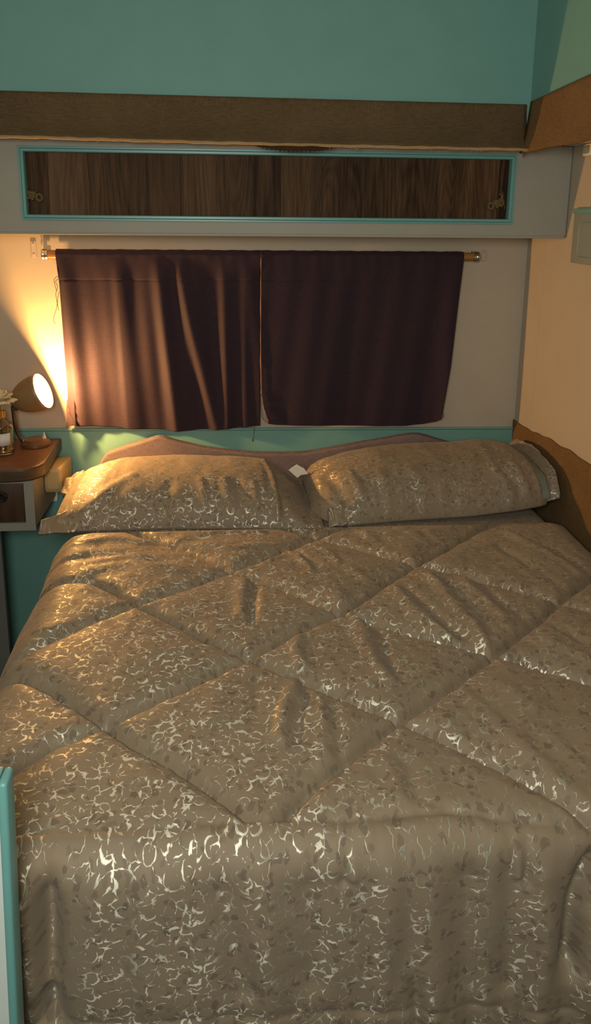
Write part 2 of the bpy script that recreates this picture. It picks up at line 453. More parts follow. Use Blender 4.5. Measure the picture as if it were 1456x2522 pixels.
def bot(x):
    return float(np.interp(x, [-1.0, -.70, -.265, .077, .35, .977], [2.0985, 2.0965, 2.0915, 2.0885, 2.0865, 2.0845])) + .0006 * math.sin(x * 31) + .0005 * math.sin(x * 77)
va = empty('valance', (0, 2.55, 2.1))
tag(va, 'dark brown burlap valance strip across the top of the overhead cabinet', 'valance')
def vback(u, v):
    x = XL + .004 + u * (XP - XL - .020); zt = 2.237 - .006 * u; zb = bot(x)
    z = zt + (zb - zt) * v
    y = 2.558 - .064 * v ** 2.5 - .002 * math.sin(x * 9 + v * 2) * v - .0012 * math.sin(x * 37)
    return (x, y, z)
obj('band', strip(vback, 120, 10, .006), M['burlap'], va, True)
hem = []
for i in range(160):
    x = XL + .006 + i / 159 * (XP - XL - .02)
    hem.append((x, 2.484 - .002 * math.sin(x * 23), bot(x) + .001))
hm = tube(hem, .0048, 8, lambda f: 1 + .12 * math.sin(f * 190) * math.sin(f * 67))
# underside joining the hem to the band
def under(u, v):
    x = XL + .006 + u * (XP - XL - .02)
    return (x, 2.484 + .012 * v, bot(x) + .001 + .002 * v)
obj('frayed_hem', join((list(hm[0]), hm[1]), (lambda g: ([Vector(q) for q in g[0]], g[1]))(strip(under, 60, 3, .003))), M['burlap_lit_hem'], va, True)
rag = [(.075, 2.094)]
for i in range(42):
    x = .075 + i / 41 * .275; f = math.sin(math.pi * min(1, max(0, i / 41))) ** .55
    rag.append((x, 2.090 - .017 * f - (.006 * (i % 2)) * f - .003 * random.random() * f))
rag.append((.35, 2.092))
obj('torn_backing', prism(rag, 'y', 2.485, 2.488), M['burlap_shaded'], va)
for i in range(26):
    x = random.choice([-.35, -.28, -.2, .36, .45, .6, .8]) + random.uniform(-.05, .05)
    l = random.uniform(.004, .011)
    p = [(x, 2.482, bot(x)), (x + random.uniform(-.003, .003), 2.480, bot(x) - l * .6), (x + random.uniform(-.005, .005), 2.481, bot(x) - l)]
    obj('loose_fibre', tube(p, .0006, 5), M['burlap_lit_hem'], va)

vr = empty('valance', (.965, 2.0, 2.1))
tag(vr, 'orange lit brown burlap valance strip along the right-hand roof edge', 'valance')
def vside(u, v):
    y = 2.530 - u * 4.2; zt = 2.236 + .014 * min(1, u * 9); zb = 2.080 + .004 * math.sin(y * 11) - .006 * math.exp(-((y - 2.45) / .08) ** 2)
    z = zt + (zb - zt) * v
    x = .966 - .004 * math.sin(y * 8) * v - .012 * v ** 3 - .010 * math.exp(-((y - 2.53) / .05) ** 2) * v
    return (x, y, z)
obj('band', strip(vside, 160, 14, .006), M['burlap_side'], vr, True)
for i in range(22):
    y = 2.53 - random.random() ** 2 * .3; x = .953; z = 2.079
    l = random.uniform(.005, .014)
    obj('loose_fibre', tube([(x, y, z), (x - .002, y + random.uniform(-.004, .004), z - l * .6), (x - .001, y + random.uniform(-.008, .008), z - l)], .0006, 5), M['burlap_side'], vr)

# burlap strip low on the right-hand wall
top = [(2.938, 1.081), (2.86, 1.079), (2.803, 1.083), (2.75, 1.083), (2.70, 1.092), (2.65, 1.094), (2.582, 1.104), (2.50, 1.101), (2.42, 1.111), (2.35, 1.107), (2.266, 1.109), (2.0, 1.112), (1.5, 1.11), (1.0, 1.112), (.6, 1.11)]
tf = smooth_path([(a, b, 0) for a, b in top], 4)
P = [(p.x, p.y) for p in tf] + [(.6, .5), (2.938, .5)]
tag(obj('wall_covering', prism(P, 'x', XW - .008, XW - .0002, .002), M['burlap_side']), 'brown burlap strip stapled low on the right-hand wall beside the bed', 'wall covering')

# ------------------------------------------------------------------ overhead cabinet
cb = empty('overhead_cabinet', (.0, 2.6, 1.814))
tag(cb, 'long pale overhead cabinet with turquoise framed dark wood panel above the curtains', 'cabinet')
x0, x1, z0, z1 = -.648, .947, 1.862, 2.072
fr = join(box(-1.149, x0, 2.6, 2.618, 1.816, 2.108), box(x1, 1.143, 2.6, 2.618, 1.816, 2.108), box(x0, x1, 2.6, 2.618, 1.816, z0), box(x0, x1, 2.6, 2.618, z1, 2.108))
obj('front_board', fr, M['board'], cb)
obj('bottom_board', box(-1.149, 1.143, 2.597, 2.932, 1.808, 1.8165, .0022), M['board'], cb)
obj('end_panel', box(1.137, 1.147, 2.6005, 2.932, 1.818, 2.108, .001), M['board'], cb)
# moulding: outer bead + inner step, mitred rectangle swept round the opening
def moulding(xa, xb, za, zb, prof):
    """prof: list of (inset from the outer edge, y)"""
    V, F = [], []
    for d, y in prof:
        V += [Vector((xa + d, y, za + d)), Vector((xb - d, y, za + d)), Vector((xb - d, y, zb - d)), Vector((xa + d, y, zb - d))]
    n = len(prof)
    for i in range(n):
        for k in range(4):
            a = i * 4; b = ((i + 1) % n) * 4
            F.append([a + k, a + (k + 1) % 4, b + (k + 1) % 4, b + k])
    return V, F
obj('moulding', moulding(-.6565, .957, 1.8535, 2.081, [(0, 2.6), (0, 2.5955), (.001, 2.5945), (.0055, 2.5945), (.0065, 2.596), (.0075, 2.5925), (.009, 2.591), (.015, 2.591), (.017, 2.593), (.018, 2.598), (.018, 2.617), (0.008, 2.617)]), M['teal_trim'], cb, 25)
dp = obj('wood_panel', box(-.66, .96, 2.622, 2.632, 1.845, 2.09), M['walnut'], cb)
obj('panel_hole', lathe([(.0042, 0), (.0042, .0015)], (-.6225, 2.6222, 1.889), (0, -1, 0), 16), M['black'], dp)
obj('panel_hole', lathe([(.0042, 0), (.0042, .0015)], (.913, 2.6222, 1.9005), (0, -1, 0), 16), M['black'], dp)
for x, z in ((-.6415, 1.919), (-.640, 1.903), (.934, 1.915), (.934, 1.908)):
    obj('screw', lathe([(.0024, 0), (.0022, .002), (.0005, .003)], (x, 2.622, z), (0, -1, 0), 12), M['chrome'], dp)
def knot(cx, cz, mirror, ang):
    """a rope overhand knot with a frayed loose end"""
    def T(p):
        x, y, z = p; x *= mirror
        return (cx + x * math.cos(ang) - z * math.sin(ang), 2.610 + y, cz + x * math.sin(ang) + z * math.cos(ang))
    gs = []
    loop = []
    for i in range(44):
        a = i / 43 * 2 * math.pi
        loop.append(T((.013 * math.sin(a) + .006 * math.sin(2 * a), -.003 * math.cos(3 * a), .010 * math.cos(a) + .007 * math.sin(3 * a) * .6)))
    gs.append(tube(loop, .0056, 8, lambda f: 1 + .22 * math.sin(f * 95)))
    lp = [T((-.004 + .016 * math.sin(b) * .55 - .020, -.001, -.012 + .010 * math.cos(b))) for b in [i / 23 * 2 * math.pi for i in range(24)]]
    gs.append(tube(lp, .0048, 8, lambda f: 1 + .2 * math.sin(f * 70)))
    gs.append(tube(smooth_path([T((-.014, .001, -.008)), T((.0, -.003, 0)), T((.008, .001, .012)), T((.009, .004, .03))], 6), .0050, 8, lambda f: 1 + .2 * math.sin(f * 60)))
    for k in range(14):
        e = (random.uniform(-.008, .012), random.uniform(-.003, .004), random.uniform(.028, .046))
        gs.append(tube(smooth_path([T((.004, 0, .008)), T((.006, .001, .022)), T(e)], 4), .0008, 4))
    return join(*gs)
obj('rope_handle', knot(-.628, 1.930, -1, .25), M['rope'], dp, True)
obj('rope_handle', knot(.908, 1.922, 1, -.15), M['rope'], dp, True)

# ------------------------------------------------------------------ curtain pole, sockets, marks
RY, RZ = 2.906, 1.730
rd = empty('curtain_pole', (.13, RY, RZ))
tag(rd, 'orange varnished wooden curtain pole carrying the two dark curtains', 'curtain pole')
obj('pole', lathe([(.0165, 0), (.0165, 1.585)], (-.655, RY, RZ), (1, 0, 0), 24), M['rodwood'], rd, 40)
for s, x in ((-1, -.655), (1, .930)):
    b = obj('end_socket', lathe([(.0165, -.004), (.0195, -.003), (.0200, .004), (.0185, .006), (.0200, .009), (.0200, .016), (.0175, .018), (.0165, .018)], (x, RY, RZ), (s, 0, 0), 24), M['chrome'], rd, 40)
    obj('bracket_plate', join(box(x + s * .012 - .006, x + s * .012 + .006, RY + .006, YW, RZ - .016, RZ + .016, .002), box(x + s * .006 - .013, x + s * .006 + .013, YW - .004, YW, RZ - .02, RZ + .02, .0015)), M['chrome'], b)
    for dz in (-.013, .013):
        obj('screw', lathe([(.004, 0), (.003, .003), (.0006, .004)], (x + s * .022, RY + .018, RZ + dz), (s * .7, -.7, 0), 12), M['chrome'], b)
def plate(nm, x, z, h, label):
    r = empty(nm, (x, YW, z)); tag(r, label, 'wall plate')
    obj('plate', box(x - .010, x + .010, YW - .004, YW, z - h / 2, z + h / 2, .003, 3), M['cream'], r)
    for dz in (-.3, .3):
        obj('screw_head', lathe([(.0045, 0), (.004, .0015), (.001, .002)], (x, YW - .004, z + dz * h), (0, -1, 0), 14), M['cream'], r)
plate('painted_bracket', -.709, 1.747, .062, 'small painted-over bracket plate on the wall left of the curtain pole')
plate('painted_bracket', .979, 1.733, .040, 'small painted-over bracket plate on the wall right of the curtain pole')

# ------------------------------------------------------------------ curtains
def curtain(xl, xr, zb, yfold, nu=190, nv=190):
    rows = []
    for a in np.linspace(math.radians(-40), math.pi, 16):      # over the pole, back to front
        rows.append(('arc', a))
    for v in np.linspace(0, 1, nv)[1:]:
        rows.append(('flat', v))
    P = np.zeros((nu, len(rows), 3))
    rr = .0195
    us = np.linspace(0, 1, nu)
    for j, (k, a) in enumerate(rows):
        for i, u in enumerate(us):
            if k == 'arc':
                x = xl(0) + (xr(0) - xl(0)) * u
                r2 = rr + .0006 * math.sin(x * 61) + .0004 * math.sin(x * 140)
                P[i, j] = (x, RY + r2 * math.cos(a), RZ + r2 * math.sin(a))
            else:
                x = xl(a) + (xr(a) - xl(a)) * u
                z = RZ + (zb(u) - RZ) * a
                hemline = .0016 * math.exp(-((z - 1.640) / .0022) ** 2)
                pocket = min(1, max(0, (1.725 - z) / .09))
                y = RY - rr - .0006 * math.sin(x * 61) * (1 - pocket) - .0004 * math.sin(x * 140) * (1 - pocket) - pocket * yfold(x, a, u) + hemline
                P[i, j] = (x, y, z)
    return sheet(P, .0016)

def edge(pts):
    a = [p[0] for p in pts]; b = [p[1] for p in pts]
    return lambda t: float(np.interp(t, a, b))

cl = empty('curtain', (-.25, RY, 1.09))
tag(cl, 'dark plum curtain panel nearest the lit lamp, left half of the pair', 'curtain', 'pair of plum curtains')
RID = [(-.590, -.570, .030, .014, .024), (-.405, -.385, .030, .016, .014), (-.258, -.205, .034, .018, .024), (-.180, -.050, .030, .017, .020), (-.020, -.005, .024, .014, .010), (.065, .06, .03, .008, .010)]
def foldL(x, a, u):
    s = 0
    for xt, xb, w, at, ab in RID:
        c = xt + (xb - xt) * (a ** 1.3); amp = at + (ab - at) * a
        d = (x - c) / w
        d = d * (1.45 if d < 0 else .8)      # steeper towards the lamp
        s += amp * math.exp(-d * d)
    s -= .018 * a + .003
    s += .0022 * math.sin(x * 40 + a * 3) + .0014 * math.sin(x * 93 - a * 4)
    return s
obj('cloth', curtain(edge([(0, -.622), (.17, -.614), (.5, -.612), (.8, -.610), (1, -.616)]), edge([(0, .118), (1, .117)]),
                     edge([(0, 1.086), (.08, 1.090), (.18, 1.082), (.4, 1.069), (.62, 1.063), (.8, 1.068), (1, 1.078)]), foldL), M['curtain'], cl, True)
# frayed lower left corner turning towards the lamp, and loose threads
fp = []
ragL = [(-.606, 1.205), (-.600, 1.185), (-.604, 1.175), (-.597, 1.160), (-.602, 1.15), (-.590, 1.130), (-.580, 1.106), (-.594, 1.101), (-.608, 1.088), (-.616, 1.092), (-.611, 1.115), (-.6105, 1.16)]
obj('frayed_corner', prism(ragL, 'y', 2.862, 2.865), M['curtain'], cl)
for p in ([(-.614, 2.8790, 1.645), (-.624, 2.8760, 1.635), (-.618, 2.8760, 1.615), (-.626, 2.8760, 1.59), (-.624, 2.8770, 1.55), (-.640, 2.8800, 1.50), (-.634, 2.8780, 1.48)],
          [(-.616, 2.8800, 1.655), (-.629, 2.8760, 1.64), (-.623, 2.8780, 1.60)],
          [(-.613, 2.8740, 1.60), (-.622, 2.8740, 1.56), (-.618, 2.8760, 1.53)],
          [(.092, 2.8840, 1.086), (.091, 2.8830, 1.05), (.087, 2.8830, 1.022)]):
    obj('loose_thread', tube(smooth_path(p, 8), .0009, 5), M['thread'], cl, True)
obj('thread_knot', tube([(.0872, 2.8830, 1.031), (.0875, 2.8825, 1.024), (.0885, 2.8830, 1.021)], .0022, 6), M['thread'], cl, True)

cr = empty('curtain', (.5, RY, 1.09))
tag(cr, 'near-black plum curtain panel hanging in shade, right half of the pair', 'curtain', 'pair of plum curtains')
def foldR(x, a, u):
    return .004 * math.sin(x * 21 + a * 1.2) * a + .003 * math.sin(x * 9) + .0012 * math.sin(x * 60 + a * 5) - .004 * a + .020 * math.exp(-((x - .85) / .035) ** 2) * a
obj('cloth', curtain(edge([(0, .119), (.6, .119), (.8, .122), (.92, .132), (1, .147)]), edge([(0, .886), (.19, .876), (.66, .855), (.93, .834), (1, .830)]),
                     edge([(0, 1.089), (.05, 1.084), (.3, 1.079), (.6, 1.074), (.8, 1.074), (.9, 1.080), (.97, 1.090), (1, 1.102)]), foldR), M['curtain'], cr, True)
obj('raw_edge', tube(smooth_path([(.1195, 2.8830, 1.725), (.1190, 2.8840, 1.6), (.1185, 2.8840, 1.4), (.1195, 2.8840, 1.25), (.124, 2.8840, 1.18), (.133, 2.8840, 1.14), (.143, 2.8835, 1.11), (.147, 2.8840, 1.096)], 10), .0018, 6, lambda f: 1 + .5 * math.sin(f * 60) * math.sin(f * 23)), M['curtain_edge'], cr, True)
obj('turned_corner', prism([(.133, 1.150), (.142, 1.118), (.148, 1.104), (.145, 1.093), (.138, 1.098), (.136, 1.12)], 'y', 2.880, 2.883), M['curtain_edge'], cr)
for p in ([(.121, 2.8830, 1.22), (.118, 2.8800, 1.17), (.124, 2.8800, 1.12), (.136, 2.8800, 1.10)], [(.832, 2.8830, 1.13), (.838, 2.8800, 1.12), (.836, 2.8810, 1.105)]):
    obj('loose_thread', tube(smooth_path(p, 8), .0008, 5), M['thread'], cr, True)

# ------------------------------------------------------------------ bed, headboard
bd = empty('bed', (.28, 2.0, 0))
tag(bd, 'double bed with a wavy grey-brown upholstered headboard against the turquoise wall', 'bed')
obj('bed_base', box(-.43, 1.02, 1.15, 2.87, 0, .50, .01), M['bedbox'], bd)
obj('mattress', box(-.44, 1.02, 1.13, 2.875, .50, .832, .05, 4), M['ticking'], bd, 40)
hb = [(-.535, .55), (-.518, .90), (-.495, .952), (-.473, .981), (-.420, .999), (-.368, 1.015), (-.315, 1.032), (-.285, 1.0415), (-.272, 1.043), (-.258, 1.0415), (-.235, 1.033), (-.198, 1.021), (-.105, .997), (-.04, .986), (.02, .978), (.085, .971), (.146, .968), (.21, .9665), (.273, .967), (.32, .971), (.369, .979), (.45, .993), (.53, 1.008), (.63, 1.023), (.69, 1.034), (.723, 1.038), (.75, 1.0365), (.79, 1.026), (.822, 1.015), (.88, .998), (.925, .984), (.938, .978), (.944, .965), (.957, .90), (.968, .55)]
obj('headboard', prism(hb, 'y', 2.882, 2.926, .009, 3), M['linen'], bd, 50)

# ------------------------------------------------------------------ comforter
S1 = [(1.15, 2.575), (.933, 2.383), (.701, 2.171), (.523, 2.012), (.406, 1.895), (.311, 1.79), (.186, 1.698), (.044, 1.579), (-.064, 1.495), (-.161, 1.423), (-.249, 1.352), (-.339, 1.299), (-.401, 1.228), (-.6, 1.06)]
S2 = [(1.2, 2.07), (1.0, 1.904), (.86, 1.785), (.72, 1.652), (.577, 1.529), (.453, 1.422), (.317, 1.317), (.205, 1.22), (.131, 1.153), (.069, 1.075)]
S3 = [(.45, 2.39), (.237, 2.2), (.022, 2.031), (-.099, 1.935), (-.243, 1.835), (-.365, 1.735), (-.473, 1.627), (-.65, 1.49)]
T1 = [(-.65, 1.955), (-.462, 1.975), (-.375, 1.97), (-.314, 1.919), (-.24, 1.833), (-.141, 1.739), (-.049, 1.644), (.035, 1.575), (.113, 1.505), (.217, 1.417), (.331, 1.325), (.406, 1.257), (.466, 1.196), (.521, 1.14), (.57, 1.083), (.61, 1.03)]
T2 = [(-.65, 1.56), (-.501, 1.54), (-.446, 1.522), (-.376, 1.473), (-.306, 1.407), (-.249, 1.352), (-.187, 1.288), (-.114, 1.233), (-.054, 1.177), (-.011, 1.13), (.023, 1.092), (.05, 1.07)]
T0 = [(-.44, 2.40), (-.346, 2.324), (-.285, 2.282), (-.11, 2.129), (-.006, 2.02), (.14, 1.889), (.27, 1.761), (.418, 1.653), (.596, 1.544), (.682, 1.481), (.771, 1.421), (.95, 1.30), (1.2, 1.12)]
TM = [(.05, 2.42), (.254, 2.236), (.386, 2.14), (.526, 2.022), (.645, 1.94), (.853, 1.781), (.917, 1.728), (1.2, 1.5)]
WR=[
( [(0.15, 1.653), (0.149, 1.526)] , 0.018 , 0.012 ),
( [(0.129, 1.467), (0.113, 1.37), (0.096, 1.273)] , 0.016 , 0.014 ),
( [(0.154, 1.465), (0.133, 1.356), (0.119, 1.272)] , 0.016 , -0.016 ),
( [(0.189, 1.392), (0.176, 1.291), (0.17, 1.202)] , 0.014 , 0.01 ),
( [(0.21, 1.364), (0.19, 1.244)] , 0.014 , -0.008 ),
( [(0.03, 1.943), (0.019, 1.748)] , 0.02 , 0.012 ),
( [(0.067, 1.965), (0.046, 1.726)] , 0.016 , -0.014 ),
( [(0.311, 1.728), (0.314, 1.598), (0.328, 1.453)] , 0.018 , 0.013 ),
( [(0.347, 1.726), (0.348, 1.578), (0.358, 1.45)] , 0.016 , -0.009 ),
( [(0.431, 1.858), (0.463, 1.718), (0.513, 1.602)] , 0.018 , 0.013 ),
( [(0.466, 1.863), (0.499, 1.735), (0.537, 1.618)] , 0.014 , -0.009 ),
( [(0.544, 1.91), (0.567, 1.751), (0.589, 1.579)] , 0.018 , 0.014 ),
( [(0.583, 1.907), (0.604, 1.77), (0.626, 1.63)] , 0.014 , -0.009 ),
( [(0.633, 1.941), (0.653, 1.788), (0.677, 1.645)] , 0.018 , 0.01 ),
( [(0.678, 1.901), (0.699, 1.764), (0.731, 1.68)] , 0.014 , -0.008 ),
( [(0.736, 1.641), (0.748, 1.55), (0.792, 1.497)] , 0.02 , 0.01 ),
( [(0.786, 1.638), (0.813, 1.563)] , 0.015 , -0.008 ),
( [(0.145, 2.132), (0.2, 2.073), (0.215, 1.98)] , 0.012 , 0.01 ),
( [(0.183, 2.144), (0.243, 2.03)] , 0.01 , -0.008 ),
( [(0.092, 2.04), (0.153, 2.076)] , 0.012 , 0.007 ),
( [(0.217, 2.186), (0.277, 2.11), (0.301, 2.026)] , 0.012 , 0.007 ),
( [(-0.489, 2.159), (-0.379, 2.209), (-0.234, 2.215)] , 0.02 , 0.01 ),
( [(-0.452, 2.088), (-0.317, 2.106), (-0.163, 2.069)] , 0.018 , -0.006 ),
( [(-0.305, 2.302), (-0.113, 2.253), (0.089, 2.256)] , 0.02 , 0.01 ),
( [(-0.185, 2.211), (-0.012, 2.142), (0.134, 2.153)] , 0.018 , 0.008 ),
( [(-0.395, 2.02), (-0.276, 2.051), (-0.136, 2.003)] , 0.02 , 0.008 ),
( [(-0.516, 2.232), (-0.403, 2.286)] , 0.015 , 0.007 ),
( [(-0.395, 1.902), (-0.286, 1.873)] , 0.015 , 0.006 ),
( [(0.166, 1.935), (0.246, 1.859), (0.293, 1.812)] , 0.02 , 0.008 ),
( [(0.321, 1.999), (0.366, 1.921)] , 0.015 , 0.006 ),
( [(0.418, 2.219), (0.608, 2.207), (0.805, 2.292)] , 0.025 , 0.008 ),
( [(0.276, 1.194), (0.289, 1.132), (0.272, 1.086)] , 0.018 , 0.008 ),
( [(0.313, 1.191), (0.311, 1.121)] , 0.016 , -0.006 ),
( [(-0.028, 1.463), (-0.043, 1.343)] , 0.025 , 0.006 ),
( [(-0.209, 1.284), (-0.109, 1.161), (-0.064, 1.094)] , 0.03 , 0.005 ),
( [(0.058, 1.472), (0.053, 1.336)] , 0.018 , -0.006 ),
( [(0.864, 2.191), (0.919, 2.068), (0.97, 1.931)] , 0.02 , 0.008 ),
( [(0.807, 2.104), (0.842, 1.965)] , 0.015 , -0.006 ),
( [(0.542, 1.423), (0.597, 1.336)] , 0.03 , 0.006 ),
( [(-0.131, 1.595), (-0.03, 1.622)] , 0.02 , 0.005 ),
( [(-0.439, 1.721), (-0.329, 1.752)] , 0.025 , 0.006 ),
]
FR=[
( [(-0.324, 0.919), (-0.329, 0.828), (-0.312, 0.724), (-0.304, 0.667)] , 0.02 , 0.02 ),
( [(-0.293, 0.909), (-0.294, 0.786), (-0.301, 0.666), (-0.301, 0.6)] , 0.018 , -0.03 ),
( [(-0.354, 0.752), (-0.327, 0.685), (-0.314, 0.584)] , 0.02 , 0.012 ),
( [(0.596, 0.83), (0.577, 0.757), (0.576, 0.621)] , 0.022 , -0.03 ),
( [(0.596, 0.714), (0.614, 0.539)] , 0.02 , 0.012 ),
( [(0.466, 0.879), (0.469, 0.815)] , 0.01 , 0.008 ),
( [(0.477, 0.874), (0.479, 0.806)] , 0.01 , -0.009 ),
( [(0.185, 0.895), (0.177, 0.828)] , 0.01 , -0.008 ),
( [(0.195, 0.898), (0.188, 0.836)] , 0.01 , 0.006 ),
( [(-0.024, 0.89), (-0.012, 0.763), (0.014, 0.621)] , 0.022 , -0.007 ),
( [(0.041, 0.893), (0.047, 0.718), (0.054, 0.548)] , 0.03 , 0.008 ),
( [(-0.139, 0.89), (-0.15, 0.734), (-0.129, 0.566)] , 0.03 , 0.006 ),
( [(0.313, 0.874), (0.328, 0.694), (0.337, 0.521)] , 0.03 , 0.008 ),
( [(0.38, 0.885), (0.385, 0.689), (0.404, 0.496)] , 0.025 , -0.007 ),
( [(0.508, 0.828), (0.528, 0.677), (0.534, 0.519)] , 0.025 , 0.01 ),
( [(0.451, 0.848), (0.469, 0.596)] , 0.02 , -0.006 ),
( [(0.119, 0.872), (0.13, 0.627)] , 0.025 , -0.006 ),
( [(0.252, 0.87), (0.252, 0.701), (0.244, 0.512)] , 0.025 , 0.006 ),
( [(-0.207, 0.903), (-0.228, 0.741), (-0.23, 0.559)] , 0.03 , 0.008 ),
( [(0.304, 0.611), (0.316, 0.505)] , 0.012 , -0.01 ),
]
X0, X1, YF, Z0, R = -.525, 1.092, 1.045, .880, .040
RL = .10
pe = np.concatenate([np.linspace(-.86, -.56, 30)[:-1], np.linspace(-.56, 1.10, 400), np.linspace(1.10, 1.34, 26)[1:]])
ye = np.concatenate([np.linspace(2.80, 2.30, 70)[:-1], np.linspace(2.30, .44, 470)])
Pg, Yg = np.meshgrid(pe, ye, indexing='ij')
def foldpos(c, c1, r, sgn):
    u = (c - (c1 - sgn * r)) * sgn
    a = np.clip(u / r, 0, math.pi / 2)
    pos = np.where(u <= 0, c, c1 - sgn * r + sgn * r * np.sin(a))
    drop = np.where(u <= 0, 0, r * (1 - np.cos(a)) + np.maximum(0, u - r * math.pi / 2))
    return pos, drop
xa, da = foldpos(Pg, X0, RL, -1)
xb, db = foldpos(Pg, X1, .07, 1)
Xs = np.where(Pg < .2, xa, xb); dX = np.where(Pg < .2, da, db)
Ys, dY = foldpos(Yg, YF, R, -1)
Zs = Z0 - np.maximum(dX, dY)
front = np.clip((dY - .02) / .05, 0, 1)
B = np.stack([Xs, Ys, Zs], axis=2)
du = np.gradient(B, axis=0); dv = np.gradient(B, axis=1)
N = np.cross(dv, du); N /= np.linalg.norm(N, axis=2, keepdims=True) + 1e-9
if N[200, 200, 2] < 0: N = -N
# quilted height
dmin = np.full(Pg.shape, 9.0)
wob = .006 * vnoise(Pg * 11, Yg * 11, 5)
for pl in (S1, S2, S3, T0, T1, T2, TM):
    d, _ = dist_poly(Pg, Yg, pl)
    k = 1.0 if pl is not S3 else 1.0
    dmin = np.minimum(dmin, d)
# seams along the front edge and lower on the drop (cloth length from the fold)
ytop = 1.083 - .008 * np.interp(Pg, [-.34, .08, .2, .36, .48, .6], [0, 0, .5, 0, 2, 4])
yl = 1.045 - .055 * .57 - (.862 - np.interp(Pg, [-.284, .081, .36, .578], [.622, .594, .580, .557]))
de = np.abs(Yg - ytop); dl = np.abs(Yg - yl)
dq = np.minimum(dmin + wob * 0, 9)
top_part = Yg > ytop
dq = np.where(top_part, np.minimum(dq, de), np.minimum(de, dl))
seamy = np.interp(Pg, [-.35, .05, .30, .45], [.019, .016, .013, .010])
puff = np.where(top_part, np.minimum(.023 * (1 - np.exp(-dmin / .012)) + .012 * (1 - np.exp(-dmin / .08)), .022 + (seamy - .022) * np.exp(-de / .010) + .012 * (1 - np.exp(-de / .12))),
                np.minimum(.022 + (seamy - .022) * np.exp(-de / .010), .0175 + .0045 * (1 - np.exp(-dl / .008))))
H = puff + .008 * fbm(Pg * 5, Yg * 5, 3, 2) * np.clip(dq / .06, 0, 1)
for pl in (S1, S2):
    d, _ = dist_poly(Pg, Yg, pl)
    H -= .006 * np.exp(-(d / .010) ** 2) * top_part * np.clip((2.33 - Yg) / .05, 0, 1)
# puckers crossing the seams
along = fbm(Pg * 42 + 3, Yg * 42, 9, 2)
H += .0035 * along * np.exp(-(dq / .022) ** 2) + .0022 * fbm(Pg * 26, Yg * 18, 21, 2)
for pts, w, a in WR:
    d, t_ = dist_poly(Pg + .008 * vnoise(Pg * 14, Yg * 14, 31), Yg + .008 * vnoise(Pg * 14, Yg * 14, 47), pts)
    H += .8 * a * np.exp(-(d / w) ** 2) * np.clip(dq / .03, 0.15, 1)
# right-hand half carries longer slanting drag lines
H += .0028 * vnoise((Pg + Yg * .35) * 30, Yg * 5, 77) * np.clip((Pg - .2) / .3, 0, 1) * (1 - front) * np.clip(dq / .03, 0, 1)
# left upper part: wrinkles lying across the bed
H += .0045 * vnoise(Pg * 6 + 40, (Yg - Pg * .2) * 32, 88) * np.clip((Yg - 1.85) / .2, 0, 1) * np.clip((.15 - Pg) / .3, 0, 1) * np.clip(dq / .03, 0, 1)
# hanging folds of the front drop
Zf = Z0 - dY
hang = np.clip(dY / .25, 0, 1)
H += hang * (.0055 * vnoise(Pg * 13 + .4 * vnoise(Pg * 3, Zf * 4, 2), Zf * 1.6, 12) + .003 * vnoise(Pg * 31, Zf * 2.2, 14)) * (dY > 0)
for pts, w, a in FR:
    d, t_ = dist_poly(Pg, Zf, pts)
    H += np.where(dY > .01, 1.35 * a * np.exp(-(d / w) ** 2) * np.clip((dY - .01) / .05, 0, 1), 0)
sidehang = np.clip(da / .2, 0, 1) * (Pg < 0)
H += sidehang * .010 * vnoise(Yg * 9, da * 1.5, 41)
# pressed flat under the pillows, and held in on the hidden sides
press = np.clip((2.335 - Yg) / .08, 0, 1)
H = np.where(Yg > 2.25, np.minimum(H, .002 + .034 * press ** .7), H)
H *= np.where(Pg > 1.06, np.clip(1 - (Pg - 1.06) / .06, .0, 1), 1)
H *= np.where(Pg < X0 + .06, np.clip(1 - (X0 + .06 - Pg) / .25, .35, 1), 1)
V = B + N * H[..., None]
# near the pillows the cloth at the right falls into the gap before the wall
uvc = np.stack([Pg, Yg], axis=2).reshape(-1, 2)
def surf(name, V, uvc, mat, parent=None, thick=.02):
    nu, nv, _ = V.shape
    off = np.array(wloc(parent)) if parent else 0
    me = bpy.data.meshes.new(name)
    me.from_pydata((V.reshape(-1, 3) - off).tolist(), [], gridfaces(nu, nv))
    me.update()
    l = me.uv_layers.new(name='UVMap')
    idx = np.zeros(len(me.loops), dtype=np.int32); me.loops.foreach_get('vertex_index', idx)
    l.data.foreach_set('uv', uvc.astype(np.float32)[idx].ravel())
    me.polygons.foreach_set('use_smooth', [True] * len(me.polygons))
    if me.polygons[len(me.polygons) // 2].normal.dot(Vector((0, -.3, 1))) < 0: me.flip_normals()
    me.materials.append(mat)
    o = bpy.data.objects.new(name, me); COL.objects.link(o)
    if parent: o.parent = parent
    if thick:
        m = o.modifiers.new('thick', 'SOLIDIFY'); m.thickness = thick; m.offset = -1
    return o
tag(surf('comforter', V, uvc, M['satin']), 'taupe satin quilted comforter with a shiny petal pattern spread over the bed', 'comforter')

